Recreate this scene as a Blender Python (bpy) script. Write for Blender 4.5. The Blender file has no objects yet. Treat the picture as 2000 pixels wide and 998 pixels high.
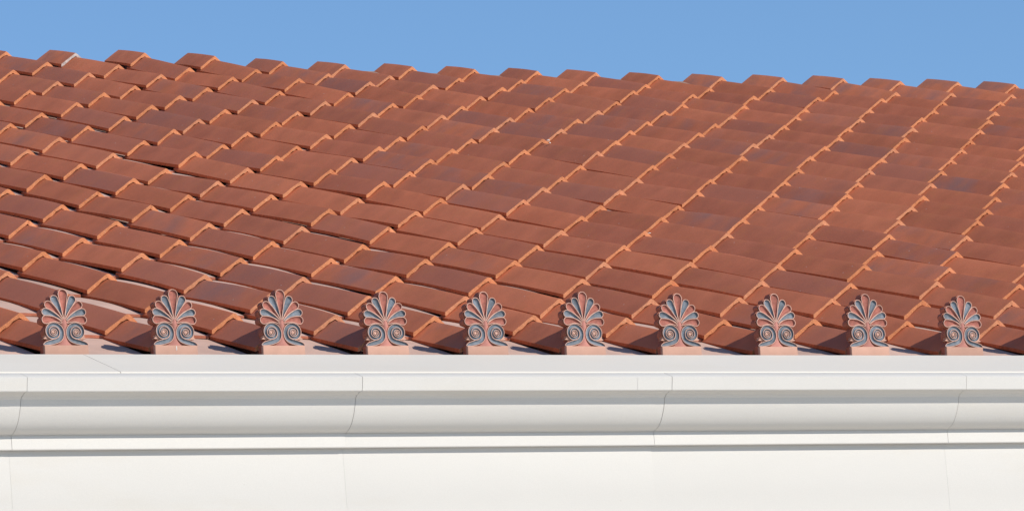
import bpy, bmesh, math, random
import numpy as np
from mathutils import Vector, Matrix
from mathutils import noise as mnoise

sc = bpy.context.scene
COL = sc.collection
R = math.radians
random.seed(7)
rng = np.random.default_rng(7)

# ---------------------------------------------------------------- camera
# world: X runs along the eave (right), Y into the building, Z up; metres
YAW, PITCH, ROLL, FOC = 0.5266306532, 0.1633879342, -0.0792581348, 11.3
CAM = np.array([-10.372258546, -21.994602071, -3.921239479])
fw = np.array([math.sin(YAW)*math.cos(PITCH), math.cos(YAW)*math.cos(PITCH), math.sin(PITCH)])
rt = np.array([math.cos(YAW), -math.sin(YAW), 0.0])
up = np.cross(rt, fw)
r2 = math.cos(ROLL)*rt + math.sin(ROLL)*up
u2 = -math.sin(ROLL)*rt + math.cos(ROLL)*up
cd = bpy.data.cameras.new('camera')
cam = bpy.data.objects.new('camera', cd)
COL.objects.link(cam)
cd.sensor_fit = 'HORIZONTAL'
cd.sensor_width = 36.0
cd.lens = 36.0*FOC/2.0
cd.clip_start = 0.5
cd.clip_end = 3000
m = Matrix.Identity(4)
for k in range(3):
    m[k][0] = r2[k]; m[k][1] = u2[k]; m[k][2] = -fw[k]; m[k][3] = CAM[k]
cam.matrix_world = m
sc.camera = cam

# ---------------------------------------------------------------- light
SUN_EL, SUN_AZ = R(30), R(147)          # azimuth clockwise from +Y
sun_dir = Vector((math.sin(SUN_AZ)*math.cos(SUN_EL), math.cos(SUN_AZ)*math.cos(SUN_EL), math.sin(SUN_EL)))
ld = bpy.data.lights.new('sun', 'SUN')
ld.energy = 3.8
ld.angle = R(0.53)
ld.color = (1.0, 0.94, 0.86)
lo = bpy.data.objects.new('sun', ld)
COL.objects.link(lo)
lo.rotation_euler = sun_dir.to_track_quat('Z', 'Y').to_euler()
lo.location = (20, -20, 20)
w = bpy.data.worlds.new('World')
sc.world = w
w.use_nodes = True
nt = w.node_tree
bg = nt.nodes['Background']
sky = nt.nodes.new('ShaderNodeTexSky')
sky.sky_type = 'NISHITA'
sky.sun_disc = False
sky.sun_elevation = SUN_EL
sky.sun_rotation = SUN_AZ
sky.altitude = 1500
sky.air_density = 1.0
sky.dust_density = 0.0
sky.ozone_density = 3.0
tint = nt.nodes.new('ShaderNodeMix'); tint.data_type = 'RGBA'; tint.blend_type = 'MULTIPLY'
tint.inputs[0].default_value = 1.0
tint.inputs[7].default_value = (0.86, 1.0, 1.10, 1)
nt.links.new(sky.outputs[0], tint.inputs[6])
nt.links.new(tint.outputs[2], bg.inputs[0])
bg.inputs[1].default_value = 0.097
sc.view_settings.view_transform = 'Standard'
sc.view_settings.look = 'None'
sc.view_settings.exposure = 0.38
sc.view_settings.gamma = 1.0

# ---------------------------------------------------------------- helpers
def tag(o, label=None, cat=None, group=None, kind=None):
    if label: o['label'] = label
    if cat: o['category'] = cat
    if group: o['group'] = group
    if kind: o['kind'] = kind
    return o

def mesh(name, verts, faces, mats, midx=None, smooth=False, angle=32):
    me = bpy.data.meshes.new(name)
    me.from_pydata([tuple(v) for v in verts], [], [tuple(f) for f in faces])
    for mm in (mats if isinstance(mats, (list, tuple)) else [mats]):
        me.materials.append(mm)
    if midx is not None:
        me.polygons.foreach_set('material_index', midx)
    if smooth:
        me.polygons.foreach_set('use_smooth', [True]*len(me.polygons))
        me.set_sharp_from_angle(angle=R(angle))
    me.update()
    return me

def obj(name, me, parent=None, loc=None):
    o = bpy.data.objects.new(name, me)
    COL.objects.link(o)
    if parent: o.parent = parent
    if loc: o.location = loc
    return o

def empty(name, loc):
    o = bpy.data.objects.new(name, None)
    o.empty_display_size = 0.1
    COL.objects.link(o)
    o.location = loc
    return o

def fix_normals(me):
    bm = bmesh.new(); bm.from_mesh(me)
    bmesh.ops.recalc_face_normals(bm, faces=bm.faces)
    bm.to_mesh(me); bm.free()
    return me

# ---------------------------------------------------------------- materials
class NT:
    def __init__(s, name, rough=0.8, spec=0.3):
        s.m = bpy.data.materials.new(name)
        s.m.use_nodes = True
        s.t = s.m.node_tree
        s.b = s.t.nodes['Principled BSDF']
        s.b.inputs['Roughness'].default_value = rough
        s.b.inputs['Specular IOR Level'].default_value = spec
        s.co = s.t.nodes.new('ShaderNodeTexCoord')
        s.info = s.t.nodes.new('ShaderNodeObjectInfo')
        # every object samples its own patch of the pattern
        mul = s.t.nodes.new('ShaderNodeMath'); mul.operation = 'MULTIPLY'
        mul.inputs[1].default_value = 37.0
        s.L(s.info.outputs['Random'], mul.inputs[0])
        cmb = s.t.nodes.new('ShaderNodeCombineXYZ')
        for k in range(3): s.L(mul.outputs[0], cmb.inputs[k])
        add = s.t.nodes.new('ShaderNodeVectorMath'); add.operation = 'ADD'
        s.L(s.co.outputs['Object'], add.inputs[0]); s.L(cmb.outputs[0], add.inputs[1])
        s.vec = add.outputs[0]
    def L(s, a, b): s.t.links.new(a, b)
    def noise(s, scale, detail=4, rough=0.55, stretch=None, dist=0.0):
        n = s.t.nodes.new('ShaderNodeTexNoise')
        n.inputs['Scale'].default_value = scale
        n.inputs['Detail'].default_value = detail
        n.inputs['Roughness'].default_value = rough
        n.inputs['Distortion'].default_value = dist
        v = s.vec
        if stretch:
            mp = s.t.nodes.new('ShaderNodeMapping')
            mp.inputs['Scale'].default_value = stretch
            s.L(v, mp.inputs[0]); v = mp.outputs[0]
        s.L(v, n.inputs['Vector'])
        return n.outputs['Fac']
    def ramp(s, fac, stops, interp='LINEAR'):
        r = s.t.nodes.new('ShaderNodeValToRGB')
        r.color_ramp.interpolation = interp
        e = r.color_ramp.elements
        while len(e) > len(stops): e.remove(e[-1])
        while len(e) < len(stops): e.new(0.5)
        for q, (p, c) in zip(e, stops):
            q.position = p
            q.color = (c, c, c, 1) if isinstance(c, (int, float)) else (*c, 1)
        s.L(fac, r.inputs[0])
        return r.outputs[0]
    def mix(s, fac, a, b, mode='MIX'):
        x = s.t.nodes.new('ShaderNodeMix'); x.data_type = 'RGBA'; x.blend_type = mode
        for sock, val in ((x.inputs[0], fac), (x.inputs[6], a), (x.inputs[7], b)):
            if isinstance(val, (int, float)): sock.default_value = val
            elif isinstance(val, tuple): sock.default_value = (*val, 1)
            else: s.L(val, sock)
        return x.outputs[2]
    def math(s, op, a, b=None, clamp=False):
        x = s.t.nodes.new('ShaderNodeMath'); x.operation = op; x.use_clamp = clamp
        for sock, val in zip(x.inputs, (a, b)):
            if val is None: continue
            if isinstance(val, (int, float)): sock.default_value = val
            else: s.L(val, sock)
        return x.outputs[0]
    def bump(s, h, strength, dist):
        b = s.t.nodes.new('ShaderNodeBump')
        b.inputs['Strength'].default_value = strength
        b.inputs['Distance'].default_value = dist
        s.L(h, b.inputs['Height']); s.L(b.outputs[0], s.b.inputs['Normal'])
    def color(s, c): s.L(c, s.b.inputs['Base Color'])

def mat_terracotta():
    n = NT('terracotta_face', 0.68, 0.16)
    rnd = n.info.outputs['Random']
    base = n.ramp(rnd, [(0.0, (0.54, 0.165, 0.078)), (0.2, (0.64, 0.190, 0.086)), (0.4, (0.52, 0.160, 0.082)),
                        (0.6, (0.62, 0.190, 0.092)), (0.8, (0.70, 0.215, 0.098)), (1.0, (0.50, 0.158, 0.082))])
    soft = n.ramp(n.noise(5.0, 3), [(0.3, 0.86), (0.7, 1.10)])
    c = n.mix(1.0, base, soft, 'MULTIPLY')
    c = n.mix(0.05, c, (0.30, 0.22, 0.18))
    # kiln flashing: purple-grey patches, on some tiles only
    sel = n.ramp(n.math('FRACT', n.math('MULTIPLY', rnd, 7.31)), [(0.55, 0.0), (0.95, 1.0)])
    pat = n.ramp(n.noise(4.0, 3, 0.5), [(0.42, 0.0), (0.75, 0.8)])
    c = n.mix(n.math('MULTIPLY', sel, pat), c, (0.33, 0.170, 0.140))
    sel2 = n.ramp(n.math('FRACT', n.math('MULTIPLY', rnd, 13.7)), [(0.70, 0.0), (0.95, 0.55)])
    c = n.mix(sel2, c, (0.40, 0.155, 0.105))
    # orange dust
    c = n.mix(n.ramp(n.noise(9.0, 4), [(0.52, 0.0), (0.80, 0.4)]), c, (0.56, 0.20, 0.075))
    # fine grain and a few pale specks
    g = n.noise(260.0, 3)
    c = n.mix(1.0, c, n.ramp(g, [(0.25, 0.86), (0.75, 1.12)]), 'MULTIPLY')
    v = n.t.nodes.new('ShaderNodeTexVoronoi'); v.inputs['Scale'].default_value = 22.0
    n.L(n.vec, v.inputs['Vector'])
    vc = n.t.nodes.new('ShaderNodeSeparateColor'); n.L(v.outputs['Color'], vc.inputs[0])
    spk = n.math('MULTIPLY', n.ramp(v.outputs['Distance'], [(0.05, 1.0), (0.10, 0.0)]),
                 n.math('GREATER_THAN', vc.outputs[0], 0.90))
    c = n.mix(n.math('MULTIPLY', spk, 0.7), c, (0.62, 0.48, 0.42))
    n.color(c)
    n.bump(n.mix(0.5, n.noise(120.0, 4), n.noise(14.0, 3)), 0.35, 0.002)
    return n.m

def mat_clay_end():
    n = NT('raw_clay', 0.9, 0.15)
    rnd = n.info.outputs['Random']
    c = n.ramp(rnd, [(0.0, (0.53, 0.215, 0.100)), (0.5, (0.60, 0.245, 0.115)), (1.0, (0.54, 0.245, 0.135))])
    c = n.mix(1.0, c, n.ramp(n.noise(70.0, 5, 0.6), [(0.3, 0.82), (0.6, 1.05)]), 'MULTIPLY')
    c = n.mix(n.ramp(n.noise(30.0, 4), [(0.60, 0.0), (0.72, 0.5)]), c, (0.62, 0.36, 0.22))
    n.color(c)
    n.bump(n.noise(80.0, 5, 0.65), 0.8, 0.004)
    return n.m

def mat_simple(name, col, rough=0.8, var=0.12, scale=20.0, bump=0.3, spec=0.3, warm=None, bscale=150.0):
    n = NT(name, rough, spec)
    c = n.mix(1.0, col, n.ramp(n.noise(scale, 4), [(0.3, 1.0-var), (0.7, 1.0+var)]), 'MULTIPLY')
    c = n.mix(1.0, c, n.ramp(n.info.outputs['Random'], [(0.0, 0.86), (1.0, 1.10)]), 'MULTIPLY')
    if warm:
        c = n.mix(n.ramp(n.noise(scale*0.35, 5), [(0.55, 0.0), (0.75, 0.6)]), c, warm)
    n.color(c)
    if bump: n.bump(n.noise(bscale, 4), bump, 0.0015)
    return n.m

def mat_stone(name, col, stain=0.5):
    n = NT(name, 0.7, 0.25)
    big = n.ramp(n.noise(1.4, 5, 0.6, (0.35, 1, 1)), [(0.3, 0.965), (0.7, 1.02)])
    c = n.mix(1.0, col, big, 'MULTIPLY')
    c = n.mix(n.ramp(n.noise(3.0, 6, 0.65, (0.3, 1, 1.5)), [(0.56, 0.0), (0.78, stain)]), c,
              (col[0]*0.93, col[1]*0.88, col[2]*0.80))
    c = n.mix(1.0, c, n.ramp(n.noise(180.0, 3), [(0.25, 0.955), (0.7, 1.02)]), 'MULTIPLY')
    # sparse pits
    v = n.t.nodes.new('ShaderNodeTexVoronoi'); v.inputs['Scale'].default_value = 16.0
    n.L(n.vec, v.inputs['Vector'])
    vc = n.t.nodes.new('ShaderNodeSeparateColor'); n.L(v.outputs['Color'], vc.inputs[0])
    pit = n.math('MULTIPLY', n.ramp(v.outputs['Distance'], [(0.03, 1.0), (0.06, 0.0)]),
                 n.math('GREATER_THAN', vc.outputs[0], 0.955))
    c = n.mix(n.math('MULTIPLY', pit, 0.35), c, (0.36, 0.33, 0.29))
    n.color(c)
    n.bump(n.mix(0.6, n.noise(70.0, 5, 0.6), n.noise(8.0, 3)), 0.25, 0.0025)
    return n.m

M_TILE = mat_terracotta()
M_END = mat_clay_end()
M_EDGE = mat_simple('red_bounce_clay_side', (0.50, 0.135, 0.055), 0.9, 0.18, 40, 0.5, 0.1)  # unglazed clay, deepened to carry shade and clay-to-clay bounce in its colour
M_GREY = mat_simple('cement_smear', (0.42, 0.37, 0.34), 0.9, 0.3, 60, 1.0)
M_PAN = mat_simple('pale_clay_pan', (0.50, 0.335, 0.265), 0.75, 0.10, 6, 0.3)
M_PALE = mat_simple('pale_clay_plinth', (0.49, 0.280, 0.205), 0.8, 0.07, 14, 0.3)
M_RIM = mat_simple('pale_painted_rim', (0.54, 0.325, 0.250), 0.7, 0.08, 60, 0.1)
M_RED = mat_simple('red_slip', (0.29, 0.095, 0.068), 0.7, 0.25, 60, 0.3)
M_BLUE = mat_simple('blue_grey_slip', (0.125, 0.145, 0.170), 0.6, 0.30, 50, 0.3)
M_SLAB = mat_simple('antefix_clay_pan_shade', (0.36, 0.125, 0.075), 0.8, 0.15, 30, 0.4)  # antefix clay; on pan ends and plinth sides its dark tone stands for shade
M_STEM = mat_simple('rose_clay', (0.40, 0.165, 0.130), 0.7, 0.12, 40, 0.3)
M_STONE = mat_stone('white_stone', (0.550, 0.531, 0.490), 0.4)
M_SLABSTONE = mat_stone('white_eave_stone', (0.61, 0.575, 0.51), 0.3)
M_JOINT = mat_simple('joint_core', (0.58, 0.55, 0.50), 0.9, 0.2, 40, 0.2)  # pale tone of the core seen through the open block joints
M_DECK = mat_simple('roof_mortar', (0.30, 0.20, 0.16), 0.95, 0.2, 10, 0.3)
M_SEAM = mat_simple('fine_crack', (0.50, 0.48, 0.445), 0.9, 0.1, 40, 0.2)
M_WHITE = mat_simple('white_lime', (0.62, 0.59, 0.55), 0.8, 0.05, 60, 0.2)

# ---------------------------------------------------------------- ground
def mat_ground():
    n = NT('pale_paving', 0.85, 0.2)
    c = n.mix(1.0, (0.84, 0.78, 0.70), n.ramp(n.noise(0.4, 6), [(0.3, 0.85), (0.7, 1.08)]), 'MULTIPLY')  # unseen ground, very pale so it bounces light onto the cornice
    n.color(c); return n.m
GZ = -9.0
g = obj('ground', mesh('ground', [(-1500, -1500, GZ), (1500, -1500, GZ), (1500, 1500, GZ), (-1500, 1500, GZ)], [(0, 1, 2, 3)], mat_ground()))
g['kind'] = 'structure'

# ---------------------------------------------------------------- roof geometry
S = 0.5                     # spacing of the cover runs along the eave
SL = R(18)                  # roof pitch
E = 0.6456581718            # exposed tile length
DROP = 0.027                # one tile lies this far above the next
DV = np.array([0, math.cos(SL), math.sin(SL)])
NV = np.array([0, -math.sin(SL), math.cos(SL)])
XV = np.array([1.0, 0, 0])
# slight unevenness of the laid tiles: run:sideways mm:height mm, by course
OFF = {
    0: '0:-13:-6 1:-6:-7 2:3:2 3:2:-1 4:-2:-2 5:1:5 6:-15:-2 7:0:-6 8:-14:-1 9:-1:-5 10:5:3',
    1: '4:9:-3 5:11:0 6:8:-7 7:0:-3 8:-21:9 9:-2:9 10:9:4 11:25:7',
    2: '2:15:-2 3:5:-1 4:11:-5 5:-2:3 6:-8:4 7:5:2 8:-4:1 9:8:4 10:19:-1 11:23:12',
    3: '2:-9:12 3:-3:12 4:14:-4 5:-3:1 6:6:4 7:1:3 8:1:2 9:-5:8 10:3:2 11:16:8 12:29:-1',
    4: '3:-3:-1 4:11:-2 5:11:-3 6:11:-11 7:-9:7 8:-7:-1 9:-4:6 10:4:10 11:14:1 12:13:-4 13:3:-2',
    5: '4:-16:4 5:-9:3 6:10:-6 7:-2:0 8:4:0 9:3:-2 10:-1:0 11:3:0 12:8:-1 13:8:7 14:0:6',
    6: '5:-17:10 6:1:-1 7:-1:8 8:7:5 9:1:-3 10:1:-4 11:-9:-1 12:-4:-1 13:6:-3 14:-9:7 15:4:14',
    7: '5:-6:-1 6:15:-8 11:-7:-20 12:-17:-12 13:-6:-3 14:-12:1 15:1:8 16:9:0',
    8: '5:-7:7 6:9:-2 7:8:-6 8:3:0 9:8:10 10:-1:5 11:5:-1 12:-7:-7 13:1:-6 15:-11:-2 16:7:-3 17:5:-1',
    9: '6:8:-2 7:15:-18 8:11:-3 9:23:-3 10:20:-4 11:20:-8 12:-5:-13 13:-10:-12 14:-24:-7 15:-22:-7 16:-20:-6 17:-12:-1 18:-2:9',
    10: '6:-8:-2 7:9:-9 8:12:7 9:21:-3 10:-1:-4 11:3:-2 12:-19:-7 13:-9:-15 14:-23:-5 15:-18:-11 16:-20:-4 17:-22:-2 18:-7:4 19:1:5',
    11: '7:-19:2 8:8:-5 9:9:-14 10:-19:-12 11:16:-4 12:0:-7 13:-17:-2 14:-20:0 15:-20:-3 16:-14:-6 17:-30:3 18:-15:2 19:-9:7 20:5:3',
    12: '7:-25:7 8:-37:4 9:10:-3 10:-9:-7 11:8:-8 12:2:-11 13:-13:-12 14:-23:-2 15:-13:0 16:-29:-3 17:-33:4 18:-13:0 19:-8:-3 20:4:4',
    13: '8:-30:7 9:7:0 10:-7:-3 11:8:-8 12:3:-10 13:4:-7 14:2:-9 15:-23:-4 16:-29:-1 17:-32:-2 18:-14:-3 19:3:-5 20:2:1 21:3:-2',
    14: '9:-2:11 10:-4:8 11:-9:-5 12:-13:-6 13:9:0 14:-4:-2 15:-21:-6 16:-35:-3 17:-21:-5 18:-18:-7 19:1:-6 20:-12:-9 21:-14:3 22:17:1',
    15: '9:-15:14 10:-17:12 11:1:9 12:7:-4 13:14:-1 14:-4:-1 15:-5:-5 16:-18:-6 17:-5:-8 18:-4:2 19:6:-12 20:1:-6 21:0:-9 22:-16:8 23:21:6',
    16: '10:-28:11 11:8:-1 12:13:2 13:27:-7 14:19:-3 15:24:-6 16:-11:0 17:-1:5 18:12:-6 19:20:-8 20:-1:-6 21:-24:-16 22:-9:-7 23:12:1 24:11:0',
    17: '10:-36:14 11:-8:12 12:3:16 13:16:14 14:-3:18 15:18:11 16:-11:4 17:12:3 18:-8:9 19:23:8 20:-11:-3 21:-28:-2 22:-11:3 23:9:8 24:12:0 25:-6:11',
    18: '11:-1:12 12:10:10 13:21:6 15:51:-3 16:15:-3 17:43:-4 18:22:-2 20:5:-6 21:18:-16 23:35:-8 24:48:-5 25:20:2 26:32:5',
    19: '12:5:18 13:10:34 14:28:29 15:43:8 16:16:1 17:33:3 18:21:-1 19:16:1 20:-16:4 21:-6:-1 22:10:3 23:15:12 24:22:20 25:10:15 26:2:23 27:0:20',
}
OFFS = {}
for j, t in OFF.items():
    for q in t.split():
        a, b, c = map(int, q.split(':'))
        OFFS[(a, j)] = (b/1000.0, c/1000.0)
_c = {}
def off(i, j):
    if (i, j) in OFFS: return OFFS[(i, j)]
    if (i, j) not in _c:
        sw = sx = sn = 0.0
        for (a, b), (dx, dn) in OFFS.items():
            d2 = (a-i)**2*0.5 + (b-j)**2*0.5
            if d2 < 12:
                k = math.exp(-d2); sw += k; sx += k*dx; sn += k*dn
        k = sw + 0.15
        rr = random.Random(i*131+j*17)
        _c[(i, j)] = (sx/k + rr.gauss(0, 0.006), sn/k + rr.gauss(0, 0.003) + (0.012 if j == 19 and sw < 0.15 else 0))
    return _c[(i, j)]

NTOP = 19
def P(i, j):
    if j < 0:
        v = -0.395/math.cos(SL)
        dx, dn = off(i, 0); dn = dn*0.5 - DROP*0.42; dx *= 0.3
    else:
        dx, dn = off(i, j); v = j*E
    return XV*(i*S+dx) + DV*v + NV*dn

TILT = 0.0035             # the eave falls a little towards the left
LREF = 0.70
TOPP = [(-.1005, -.076), (-.080, -.0600), (-.055, -.0405), (-.030, -.0215), (-.010, -.0065), (0, 0),
        (.010, -.0055), (.030, -.0205), (.060, -.0435), (.1005, -.076)]
def cover_mesh(name, hog, bulge, seed, lift=0.0, end_mat=None, nseg=6, rough=0.0020):
    rr = random.Random(seed)
    V, F, MI = [], [], []
    n = len(TOPP)
    per = 2*n + 2
    for k in range(nseg+1):
        t = k/nseg
        y = t*LREF
        for q, (x, z) in enumerate(TOPP):           # top
            wt = {6: .75, 7: 1.0, 8: .5}.get(q, 0)
            zz = z + hog*math.sin(math.pi*min(1, t*1.05)) + wt*(lift + bulge*(1-(2*t-0.95)**2)) - 0.004*rr.random()*(0.15)
            jy = rr.uniform(-rough, rough)*1.5 if k == 0 else 0
            V.append((x, y+jy, zz + (rr.uniform(-rough, rough)*0.5 if k == 0 else 0)))
        h2 = hog*math.sin(math.pi*min(1, t*1.05))
        V.append((-.1000, y, -.0925+h2)); V.append((.1000, y, -.0925+h2))
        for q, (x, z) in enumerate(TOPP):           # inner
            th = 0.0170 if q not in (4, 5, 6) else 0.0215
            zi = max(z - th, -.0925)
            V.append((x*0.925, y + (rr.uniform(-rough, rough) if k == 0 else 0),
                      zi + h2 + (rr.uniform(-rough, rough)*1.2 if k == 0 and -.09 < zi else 0)))
    def T(k, q): return k*per+q
    def FB(k, s): return k*per+n+s
    def I(k, q): return k*per+n+2+q
    for k in range(nseg):
        for q in range(n-1):
            F.append((T(k, q), T(k, q+1), T(k+1, q+1), T(k+1, q))); MI.append(0)
            F.append((I(k, q+1), I(k, q), I(k+1, q), I(k+1, q+1))); MI.append(0)
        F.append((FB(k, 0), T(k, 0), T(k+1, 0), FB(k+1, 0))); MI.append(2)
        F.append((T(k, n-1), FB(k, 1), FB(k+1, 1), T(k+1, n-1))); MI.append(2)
        F.append((I(k, 0), FB(k, 0), FB(k+1, 0), I(k+1, 0))); MI.append(0)
        F.append((FB(k, 1), I(k, n-1), I(k+1, n-1), FB(k+1, 1))); MI.append(0)
    for k, m_ in ((0, 1), (nseg, 1)):
        for q in range(n-1):
            f = (T(k, q), I(k, q), I(k, q+1), T(k, q+1))
            F.append(f if k == 0 else f[::-1]); MI.append(m_)
        f = (T(k, 0), FB(k, 0), I(k, 0)); F.append(f if k == 0 else f[::-1]); MI.append(m_)
        f = (T(k, n-1), I(k, n-1), FB(k, 1)); F.append(f if k == 0 else f[::-1]); MI.append(m_)
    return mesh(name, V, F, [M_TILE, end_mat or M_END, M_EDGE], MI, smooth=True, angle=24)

VAR = []
for k in range(12):
    VAR.append((cover_mesh('cover_tile', [0.0005, 0.0015, 0.003][k//4]+0.0015*(k % 4)/3, 0.0015*(k % 3), 100+k, 0.002+0.0015*(k % 2))))
TOPT = [cover_mesh('ridge_cover_tile', 0.003, 0.0, 300+k) for k in range(3)]
GREYT = cover_mesh('ridge_cover_tile', 0.003, 0.0, 333, 0.0, M_GREY)

def frame(Pa, Pb, roll):
    y = Pb-Pa; L = np.linalg.norm(y); y = y/L
    x = XV - y*np.dot(XV, y); x /= np.linalg.norm(x)
    z = np.cross(x, y)
    x, z = x*math.cos(roll)+z*math.sin(roll), -x*math.sin(roll)+z*math.cos(roll)
    return x, y, z, L

def tile_matrix(i, j):
    rr = random.Random(i*977+j*31+5)
    Pa = P(i, j)
    if j == NTOP:
        Pb = Pa + DV*0.40 - NV*0.020
        x, y, z, L = frame(Pa, Pb, rr.gauss(0, 0.006)); sy = L/LREF
    else:
        Pb = P(i, j+1) - NV*DROP
        x, y, z, L = frame(Pa, Pb, rr.gauss(0, 0.012)); sy = (L+0.055)/LREF
    m = Matrix.Identity(4)
    for k in range(3):
        m[k][0] = x[k]; m[k][1] = y[k]*sy; m[k][2] = z[k]; m[k][3] = Pa[k]
    return m

def pick(i, j):
    rr = random.Random(i*53+j*711)
    if (i, j) == (12, NTOP): return GREYT
    if j == NTOP: return TOPT[i % 3]
    if j < 0: return VAR[rr.randrange(3)]
    # tiles bow more towards the near left corner
    a = (j*0.5 + max(0, i-4)) / 9.0 + rr.uniform(-.4, .4)
    b = 2 if a < 0.55 else (1 if a < 1.1 else 0)
    return VAR[b*4 + rr.randrange(4)]

def project(W):
    d = np.asarray(W)-CAM; z = d@fw
    return 1000+FOC*1000*(d@r2)/z, 499-FOC*1000*(d@u2)/z, z

roof = empty('tiled_roof', (2.5, 0, 0))
tag(roof, 'terracotta tiled roof sloping up behind the white cornice, laid in overlapping gabled cover tiles', 'roof', kind='thing')
ROFF = Matrix.Translation((-2.5, 0, 0))

I0, I1 = -6, 36
cells = []
for i in range(I0, I1+1):
    for j in range(-1, NTOP+1):
        mid = P(i, j) + DV*E*0.5 + XV*-.05
        x, y, z = project(mid)
        vis = -110 < x < 2110 and 40 < y < 720
        cells.append((0 if vis else 1, z, i, j))
cells.sort()
single, joined = cells[:300], cells[300:]
for _, z, i, j in sorted(single, key=lambda c: (c[3], c[2])):
    o = obj('cover_tile', pick(i, j), roof)
    o.matrix_basis = ROFF @ tile_matrix(i, j)
V, F, MI = [], [], []
for _, z, i, j in joined:
    me = pick(i, j); mt = ROFF @ tile_matrix(i, j); b = len(V)
    V += [mt @ v.co for v in me.vertices]
    for p in me.polygons:
        F.append([b+q for q in p.vertices]); MI.append(p.material_index)
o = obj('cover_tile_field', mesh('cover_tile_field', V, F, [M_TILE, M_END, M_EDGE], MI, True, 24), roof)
o['kind'] = 'stuff'

# pan tiles: a shallow tray with raised edges, between the cover runs
def pan_mesh(hog):
    L = 0.66
    prof = [(-.215, -.030), (-.1505, -.028), (-.1480, -.003), (-.070, 0), (.070, 0), (.1480, -.003), (.1505, -.028), (.215, -.030)]
    V, F = [], []
    n = len(prof); NS = 6
    for k in range(NS+1):
        tt = k/NS; h = hog*4*tt*(1-tt)
        for x, z in prof: V.append((x, L*tt, z+h))
        for x, z in prof: V.append((x, L*tt, min(z-.012, -.014)+h*.5))
    m = 2*n
    for k in range(NS):
        b = k*m
        for q in range(n-1):
            F.append((b+q, b+q+1, b+m+q+1, b+m+q)); F.append((b+n+q+1, b+n+q, b+m+n+q, b+m+n+q+1))
        F.append((b, b+m, b+m+n, b+n)); F.append((b+n-1, b+2*n-1, b+m+2*n-1, b+m+n-1))
    for b in (0, NS*m):
        for q in range(n-1): F.append((b+q, b+n+q, b+n+q+1, b+q+1))
    return fix_normals(mesh('pan_tile', V, F, [M_PAN, M_SLAB], [0]*(len(F)-2*(n-1))+[1]*(2*(n-1)), smooth=True, angle=30))  # end faces in darker clay: shadow at the step put into colour
PANS = [pan_mesh(h) for h in (.001, .004, .007, .010)]
def pick_pan(i, j):
    rr = random.Random(i*271+j*37)
    a = (j*0.5 + max(0, i-4))/9.0 + rr.uniform(-.45, .45)
    if j < 0: return PANS[0]
    return PANS[3 if a < .3 else 2 if a < .65 else 1 if a < 1.1 else 0]
def pan_matrix(i, j):
    rr = random.Random(i*7+j*1009)
    v0 = j*E+.015 if j >= 0 else -0.468/math.cos(SL)
    v1 = min((j+1)*E+.015, (NTOP+.6)*E)
    a = -0.0985
    Pa = XV*((i+.5)*S+rr.gauss(0, .003)) + DV*v0 + NV*(a+rr.gauss(0, .001) - (0.023 if j < 0 else 0.006 if j > 6 else 0.003 if j > 3 else 0))
    Pb = XV*((i+.5)*S+rr.gauss(0, .003)) + DV*v1 + NV*(a-.015)
    if j < 0:
        dz = TILT*((i+.5)*S-1.6); Pa = Pa + NV*dz; Pb = Pb + NV*dz*.3
    x, y, z, L = frame(Pa, Pb, 0); sy = (L+.01)/0.66
    m = Matrix.Identity(4)
    for k in range(3):
        m[k][0] = x[k]; m[k][1] = y[k]*sy; m[k][2] = z[k]; m[k][3] = Pa[k]
    return m
def pan_seen(i, j):
    x, y, z = project(XV*((i+.6)*S)+DV*(j+.5)*E-NV*.09)
    return -60 < x < 2060 and y > 230
V, F, MI = [], [], []
for i in range(I0-1, I1+1):
    for j in range(-1, NTOP+1):
        if j <= 12 and pan_seen(i, j):
            o = obj('pan_tile', pick_pan(i, j), roof); o.matrix_basis = ROFF @ pan_matrix(i, j)
        else:
            mt = ROFF @ pan_matrix(i, j); b = len(V)
            pm = pick_pan(i, j)
            V += [mt @ v.co for v in pm.vertices]
            F += [[b+q for q in p.vertices] for p in pm.polygons]
            MI += [p.material_index for p in pm.polygons]
o = obj('pan_tile_field', mesh('pan_tile_field', V, F, [M_PAN, M_SLAB], MI), roof); o['kind'] = 'stuff'

# roof body under the tiles, both slopes
XA, XB = I0*S-.4, I1*S+.4
def slab(name, pts, xa, xb, mat, parent, off=(0, 0, 0)):
    n = len(pts)
    V = [(xa+off[0], y, z) for y, z in pts] + [(xb+off[0], y, z) for y, z in pts]
    F = [tuple(range(n)), tuple(range(2*n-1, n-1, -1))] + [(k, n+k, n+(k+1) % n, (k+1) % n) for k in range(n)]
    return obj(name, fix_normals(mesh(name, V, F, mat)), parent)
def onroof(v, n): q = DV*v+NV*n; return (q[1], q[2])
vr = (NTOP+0.62)*E
ry, rz = onroof(vr, -.14)
slab('roof_deck', [onroof(-.46, -.172), (ry, rz-.04), (2*ry+.4, rz*0-.35), (2*ry+.4, -.6), (-.40, -.6)], XA, XB, M_DECK, roof, (-2.5, 0, 0))

slab('ridge_bed', [onroof((NTOP+.15)*E, -.19), (onroof((NTOP+.15)*E, -.085)), onroof((NTOP+.62)*E, -.075), onroof((NTOP+.75)*E, -.19)], XA, XB, M_DECK, roof, (-2.5, 0, 0))

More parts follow.
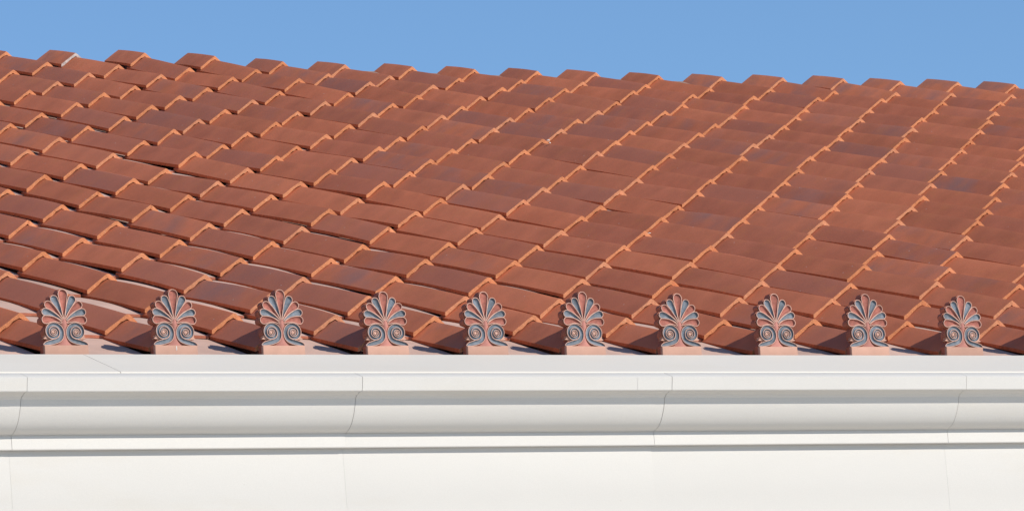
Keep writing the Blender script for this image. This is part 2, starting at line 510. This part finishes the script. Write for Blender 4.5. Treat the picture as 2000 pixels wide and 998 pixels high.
# droppings and mortar crumbs lying on the tiles
def crumb(name, verts_seed, size, mat):
    rr = random.Random(verts_seed)
    bm = bmesh.new(); bmesh.ops.create_icosphere(bm, subdivisions=1, radius=1)
    for v in bm.verts:
        v.co = Vector((v.co.x*size[0], v.co.y*size[1], v.co.z*size[2]))*rr.uniform(.75, 1.2)
    me = bpy.data.meshes.new(name); bm.to_mesh(me); bm.free(); me.materials.append(mat); return me
def on_wing(x, y):
    # point of the left wings seen at photo position: solved on the nearest run
    d = fw + r2*(x-1000)/(FOC*1000) - u2*(y-499)/(FOC*1000)
    best = None
    for i in range(I0, I1):
        nw = np.cross(-0.1*XV-0.076*NV, DV); nw /= np.linalg.norm(nw)
        A = XV*i*S
        t = -((CAM-A)@nw)/(d@nw); W = CAM+d*t
        lx = W[0]-i*S
        if -0.1 <= lx <= 0 and W@DV > -.3: best = W
    return best

# ---------------------------------------------------------------- cornice
corn = empty('stone_cornice', (1.6, -.65, -.26))
corn.rotation_euler = (0, -TILT, 0)
corn.scale = (1, 1, 1.014)
tag(corn, 'moulded white stone cornice with eave ledge and plain frieze running below the tiled roof', 'cornice', kind='thing')
CO = (-1.6, .65, .26)
def block(name, prof, xa, xb, mat, gap=.0011, label=None):
    n = len(prof)
    jy = random.uniform(-.0012, .0012) if gap else 0
    prof = [(y+jy, z) for y, z in prof]
    V = [(xa+gap+CO[0], y+CO[1], z+CO[2]) for y, z in prof] + [(xb-gap+CO[0], y+CO[1], z+CO[2]) for y, z in prof]
    F = [tuple(range(n)), tuple(range(2*n-1, n-1, -1))] + [(k, n+k, n+(k+1) % n, (k+1) % n) for k in range(n)]
    me = fix_normals(mesh(name, V, F, mat))
    me.polygons.foreach_set('use_smooth', [True]*len(me.polygons))
    me.set_sharp_from_angle(angle=R(24))
    return obj(name, me, corn)
crown = [(-.60, -.400), (-.803, -.3895), (-.866, -.4135), (-.8715, -.4185), (-.8600, -.4715), (-.8570, -.4745), (-.8330, -.4745),
         (-.8290, -.4770), (-.8060, -.4850), (-.7950, -.4960), (-.7895, -.5120), (-.7840, -.5280),
         (-.7760, -.5450), (-.7670, -.5610), (-.7570, -.5760), (-.7450, -.5905), (-.7310, -.6030), (-.7140, -.6130), (-.6980, -.6190), (-.6885, -.6210), (-.6875, -.6235), (-.60, -.6235)]
fascia = [(-.60, -.6240), (-.6785, -.6240), (-.6800, -.6800), (-.6785, -.6830), (-.60, -.6830)]
frieze = [(-.58, -.6835), (-.6450, -.6835), (-.6450, -.893), (-.6444, -.8945), (-.6444, -1.30), (-.58, -1.30)]
JX = [-.410+1.536*k for k in range(-3, 13)]
JX = [(-.410 if abs(x+.41) < .01 else 1.138 if abs(x-1.126) < .02 else 2.66 if abs(x-2.662) < .02 else 4.198 if abs(x-4.198) < .02 else x) for x in JX]
for a, b in zip(JX[:-1], JX[1:]):
    block('crown_block', crown, a, b, M_STONE)
    block('fascia_block', fascia, a, b, M_STONE, .0006)
    block('frieze_block', frieze, a, b, M_STONE, .0003)
# eave ledge: a long slab following the roof slope
ez = lambda y: -.2565 + (y+.465)*math.tan(R(20.6))
ledge = [(-.465, ez(-.465)), (-.8035, ez(-.8035)), (-.8045, -.3915), (-.74, -.3990), (-.465, -.32)]
SX = [JX[0], .046, 6.2, 12.4, JX[-1]]
for a, b in zip(SX[:-1], SX[1:]): block('eave_slab', ledge, a, b, M_SLABSTONE, .0014)
core = [(-.47, -.33), (-.74, -.403), (-.74, -.47), (-.66, -.6), (-.66, -.62), (-.635, -.70), (-.635, -1.29), (-.2, -1.29), (-.2, -.33)]
block('cornice_core', core, JX[0]+.01, JX[-1]-.01, M_JOINT, 0)
for x, h in ((2.487, .055),):
    slab('repair_seam', [(-.8722, -.4200), (-.8610, -.4200-h*.95), (-.8570, -.4200-h*.95), (-.866, -.4200)], x-.0008+CO[0], x+.0008+CO[0], M_SEAM, corn).location = (0, CO[1], CO[2])

wall = slab('building_wall', [(-.60, -1.302), (-.60, GZ), (24.6, GZ), (24.6, -.62), (.1, -.62), (.1, -1.302)], JX[0], JX[-1], M_STONE, None)
tag(wall, 'white stone building wall carrying the cornice below the bottom edge of the photograph', 'building', kind='thing')

# ---------------------------------------------------------------- antefix
def smooth_path(pts, n):
    out = []
    P_ = [pts[0]] + list(pts) + [pts[-1]]
    segs = len(pts)-1
    for k in range(n+1):
        f = k/n*segs; s = min(int(f), segs-1); t = f-s
        p0, p1, p2, p3 = [np.array(q, float) for q in P_[s:s+4]]
        out.append(.5*((2*p1)+(-p0+p2)*t+(2*p0-5*p1+4*p2-p3)*t*t+(-p0+3*p1-3*p2+p3)*t**3))
    return out

def dish(path, mat_name, depth, mat, cross=6):
    """path: rows of (u, v, half width); concave band in the x-z plane, facing -Y"""
    V, F = [], []
    c = np.array([q[:2] for q in path]); wd = [q[2] for q in path]
    tg = np.gradient(c, axis=0); tg /= np.linalg.norm(tg, axis=1)[:, None]
    nm = np.stack([-tg[:, 1], tg[:, 0]], 1)
    for k in range(len(path)):
        for q in range(cross+1):
            s = -1+2*q/cross
            p = c[k]+nm[k]*wd[k]*s
            dd = min(depth, wd[k]*.75)
            V.append((p[0], .0015+dd*(1-s*s), p[1]))
    for k in range(len(path)-1):
        for q in range(cross):
            a = k*(cross+1)+q
            F.append((a, a+1, a+cross+2, a+cross+1))
    me = mesh(mat_name, V, F, mat, smooth=True, angle=80)
    bm = bmesh.new(); bm.from_mesh(me)
    bmesh.ops.recalc_face_normals(bm, faces=bm.faces)
    tot = sum((f.normal.y*f.calc_area() for f in bm.faces))
    if tot > 0: bmesh.ops.reverse_faces(bm, faces=bm.faces)
    bm.to_mesh(me); bm.free()
    return me, c, nm, wd

def tube(name, pts, r, mat, y=.0005, closed=False, ns=5):
    V, F = [], []
    pts = [np.array(p) for p in pts]; n = len(pts)
    for k in range(n):
        a = pts[(k-1) % n] if closed or k else pts[0]
        b = pts[(k+1) % n] if closed or k < n-1 else pts[-1]
        t = b-a; t = t/(np.linalg.norm(t)+1e-9); nn = np.array([-t[1], t[0]])
        for q in range(ns):
            an = 2*math.pi*q/ns + .3
            V.append((pts[k][0]+nn[0]*r*math.cos(an), y+r*1.25*math.sin(an), pts[k][1]+nn[1]*r*math.cos(an)))
    for k in range(n if closed else n-1):
        for q in range(ns):
            a, b = k*ns+q, k*ns+(q+1) % ns
            c, d = ((k+1) % n)*ns+(q+1) % ns, ((k+1) % n)*ns+q
            F.append((a, b, c, d))
    return fix_normals(mesh(name, V, F, mat, smooth=True, angle=90))

PET = [  # blob centre u, v, radius, start u, v, bend, material
    (.0, .2565, .0212, .0, .148, 0, 'red'),
    (.0405, .2345, .0168, .0035, .149, .05, 'blue'),
    (.0685, .2105, .0168, .0065, .147, .10, 'red'),
    (.0835, .1795, .0162, .0090, .143, .17, 'blue'),
    (.0830, .1465, .0180, .0110, .131, .24, 'red')]
def petal_path(cu, cv, r, su, sv, bend, sgn):
    a = np.array([su, sv]); b = np.array([cu, cv]); d = b-a
    L = np.linalg.norm(d); nrm = np.array([-d[1], d[0]])/L
    mid = (a+b)/2 + nrm*bend*L
    rows = []
    for k in range(9):
        t = k/8; p = a*(1-t)**2+2*mid*t*(1-t)+b*t*t
        wv = .0020 + (r-.0020)*(t**0.95)
        rows.append((p, wv))
    e = (b-mid)/np.linalg.norm(b-mid)
    for k in range(1, 7):
        an = k/6*math.pi/2*.985
        rows.append((b+e*r*math.sin(an)*1.08, r*math.cos(an)))
    return [(sgn*p[0], p[1], wv) for p, wv in rows]

def volute_path(sgn):
    arm = [(.1020, .0365, .0025), (.0900, .0415, .0075), (.0740, .0450, .0098), (.0500, .0510, .0108), (.0275, .0600, .0106), (.0172, .0750, .0103), (.0150, .0920, .0101)]
    arm = [tuple(q) for q in smooth_path(arm, 18)][:-1]
    C = (.0525, .0925); rows = list(arm)
    K = math.log(1/.575)/(2*math.pi)
    for k in range(64):
        ph = k/63*2*math.pi*2.6
        r = .0375*math.exp(-K*ph); an = math.pi-ph
        rows.append((C[0]+r*math.cos(an), C[1]+r*1.0*math.sin(an), r*.27))
    return [(sgn*a, b, c_) for a, b, c_ in rows]

def inside(u, v, g=.002):
    au = abs(u)
    if v < .036: return au <= .0985
    for cu, cv, r, su, sv, bd, _ in PET:
        for p in petal_path(cu, cv, r, su, sv, bd, 1)[:10]:
            if (au-p[0])**2+(v-p[1])**2 < (p[2]+g)**2: return True
    if (au-.0525)**2+(v-.0925)**2 < (.0400+g*.6)**2: return True
    for p in volute_path(1)[:18]:
        if (au-p[0])**2+(v-p[1])**2 < (p[2]+g*.7)**2: return True
    return au < .03 and v < .15

def slab_outline():
    pts = []
    for k in range(96):
        an = 2*math.pi*k/96 + .01
        d = np.array([math.cos(an), math.sin(an)]); c = np.array([0, .115])
        r = .20
        while r > .01:
            p = c+d*r
            if p[1] >= -.018 and inside(p[0], p[1]): break
            r -= .0012
        pts.append(c+d*r)
    return pts

def make_antefix(loc, label):
    t = empty('antefix', loc)
    tag(t, label, 'antefix', 'painted palmette antefixes standing along the eave')
    ol = slab_outline(); n = len(ol)
    V = [(p[0], .0095, p[1]) for p in ol] + [(p[0]*.97, .050, p[1]) for p in ol] + [(0, .0095, .115), (0, .050, .115)]
    F = [(k, (k+1) % n, n+(k+1) % n, n+k) for k in range(n)]
    F += [(2*n, (k+1) % n, k) for k in range(n)] + [(2*n+1, n+k, n+(k+1) % n) for k in range(n)]
    obj('back_slab', fix_normals(mesh('back_slab', V, F, M_SLAB, smooth=True, angle=40)), t)
    # plinth: a pale front, the dark slab behind paints its sides as shaded
    bm = bmesh.new(); bmesh.ops.create_cube(bm, size=1)
    for v in bm.verts:
        v.co = Vector((v.co.x*(.200 if v.co.z > 0 else .203), .005+v.co.y*.018, .0075+v.co.z*.053))
    bmesh.ops.bevel(bm, geom=list(bm.edges), offset=.0016, segments=2, affect='EDGES')
    me = bpy.data.meshes.new('plinth'); bm.to_mesh(me); bm.free(); me.materials.append(M_PALE)
    obj('plinth', me, t)
    # stem with the heart of the palmette
    prof = [(.036, .0345), (.026, .046), (.0165, .062), (.0085, .076), (.0065, .092), (.0095, .106), (.0165, .119), (.0190, .131), (.0155, .142), (.0070, .150)]
    V, F = [], []
    for hw, v in prof:
        for q in range(7):
            s = -1+q/3
            V.append((hw*s, .0085-(.0075+(.004 if v > .115 else 0))*(1-s*s), v))
    for k in range(len(prof)-1):
        for q in range(6):
            a = k*7+q; F.append((a, a+1, a+8, a+7))
    me = mesh('stem', V, F, M_STEM, smooth=True, angle=80)
    obj('stem', me, t)
    for cu, cv, r, su, sv, bd, mt in PET:
        for sgn in ((1,) if cu == 0 else (-1, 1)):
            path = petal_path(cu, cv, r, su, sv, bd, sgn)
            me, c, nm, wd = dish(path, 'petal', .0062, M_RED if mt == 'red' else M_BLUE)
            o = obj('petal', me, t)
            o['label'] = ('red' if mt == 'red' else 'blue-grey') + ' hollow petal'
            edge = [c[k]+nm[k]*wd[k] for k in range(len(c))] + [c[k]-nm[k]*wd[k] for k in range(len(c)-2, -1, -1)]
            obj('rim', tube('rim', edge, .0018, M_RIM), o)
    for sgn in (-1, 1):
        path = volute_path(sgn)
        me, c, nm, wd = dish(path, 'volute', .0050, M_BLUE, 5)
        o = obj('volute', me, t)
        e1 = [c[k]+nm[k]*wd[k] for k in range(len(c))]
        e2 = [c[k]-nm[k]*wd[k] for k in range(len(c))]
        e = e1[::-1] + e2
        obj('rim', tube('rim', e, .0017, M_RIM), o)
        ey = [(sgn*.0525, .0925)]
        V = [(sgn*.0525, -.0012, .0925)] + [(sgn*.0525+.0062*math.cos(a*math.pi/5), .0025, .0925+.0062*math.sin(a*math.pi/5)) for a in range(10)]
        obj('eye', fix_normals(mesh('eye', V, [(0, 1+a, 1+(a+1) % 10) for a in range(10)], M_RIM, smooth=True, angle=80)), o)
        # pointed leaf between volute and arm
        a = [(sgn*.066, .060), (sgn*.094, .063), (sgn*.0985, .0645), (sgn*.089, .0715), (sgn*.0925, .078), (sgn*.082, .079)]
        V = [(p[0], .006, p[1]) for p in a] + [(p[0], .030, p[1]) for p in a]; k6 = len(a)
        F = [tuple(range(k6)), tuple(range(2*k6-1, k6-1, -1))] + [(k, k6+k, k6+(k+1) % k6, (k+1) % k6) for k in range(k6)]
        obj('leaf', fix_normals(mesh('leaf', V, F, M_PALE)), t)
    return t

def copy_tree(o, parent=None):
    c = o.copy(); COL.objects.link(c); c.parent = parent
    for ch in o.children: copy_tree(ch, c)
    return c

AY, AZ = -.430, -.2435
ADX = {0: -.014, 1: -.003, 2: .008, 3: .013, 4: .006, 5: 0, 6: -.007, 7: 0, 8: -.010, 9: .004}
LAB = {-1: 'antefix just beyond the left edge of the picture, before the first whole one',
       0: 'leftmost whole antefix, its plinth beside the slanting joint in the eave ledge',
       1: 'second antefix from the left, with a white drip on its plinth',
       2: 'third antefix from the left, standing left of the second cornice joint',
       3: 'fourth antefix from the left, right of the second cornice joint',
       4: 'fifth antefix from the left, left of the middle of the eave',
       5: 'sixth antefix from the left, right of the middle of the eave',
       6: 'seventh antefix from the left, standing right above the third cornice joint',
       7: 'eighth antefix from the left, third from the right end of the row',
       8: 'ninth antefix from the left, second from the right end of the row',
       9: 'rightmost whole antefix, above the last joint in the cornice',
       10: 'antefix just beyond the right edge of the picture, past the last whole one'}
proto = None
for i in range(-1, 11):
    loc = (i*S+ADX.get(i, 0), AY, AZ-.002+TILT*(i*S-1.6))
    lab = 'terracotta palmette ' + LAB[i]
    if proto is None:
        proto = make_antefix(loc, lab); t = proto
    else:
        t = copy_tree(proto); t.location = loc; t['label'] = lab
    t.scale = (1, 1, .975+.008*((i*7) % 3-1))
    rr = random.Random(i+50)
    t.rotation_euler = (rr.gauss(0, .006), rr.gauss(0, .008), rr.gauss(0, .012))
    if i == 1:
        d = obj('lime_drip', crumb('lime_drip', 5, (.0022, .0012, .013), M_WHITE), t, (.0, -.0045, .022))

# crumbs on the roof
for k, (x, y, sz) in enumerate([(1071, 275, (.012, .008, .006)), (1074, 280, (.007, .005, .005)), (1268, 456, (.011, .005, .003)),
                  (312, 503, (.007, .005, .008)), (315, 508, (.006, .005, .007))]):
    W = on_wing(x, y)
    if W is not None:
        o = obj('lime_crumb', crumb('lime_crumb', 60+k, sz, M_WHITE), roof)
        o.location = Vector(W)+Vector((-2.5, 0, 0))+Vector((0, 0, .002))
bpy.context.view_layer.update()
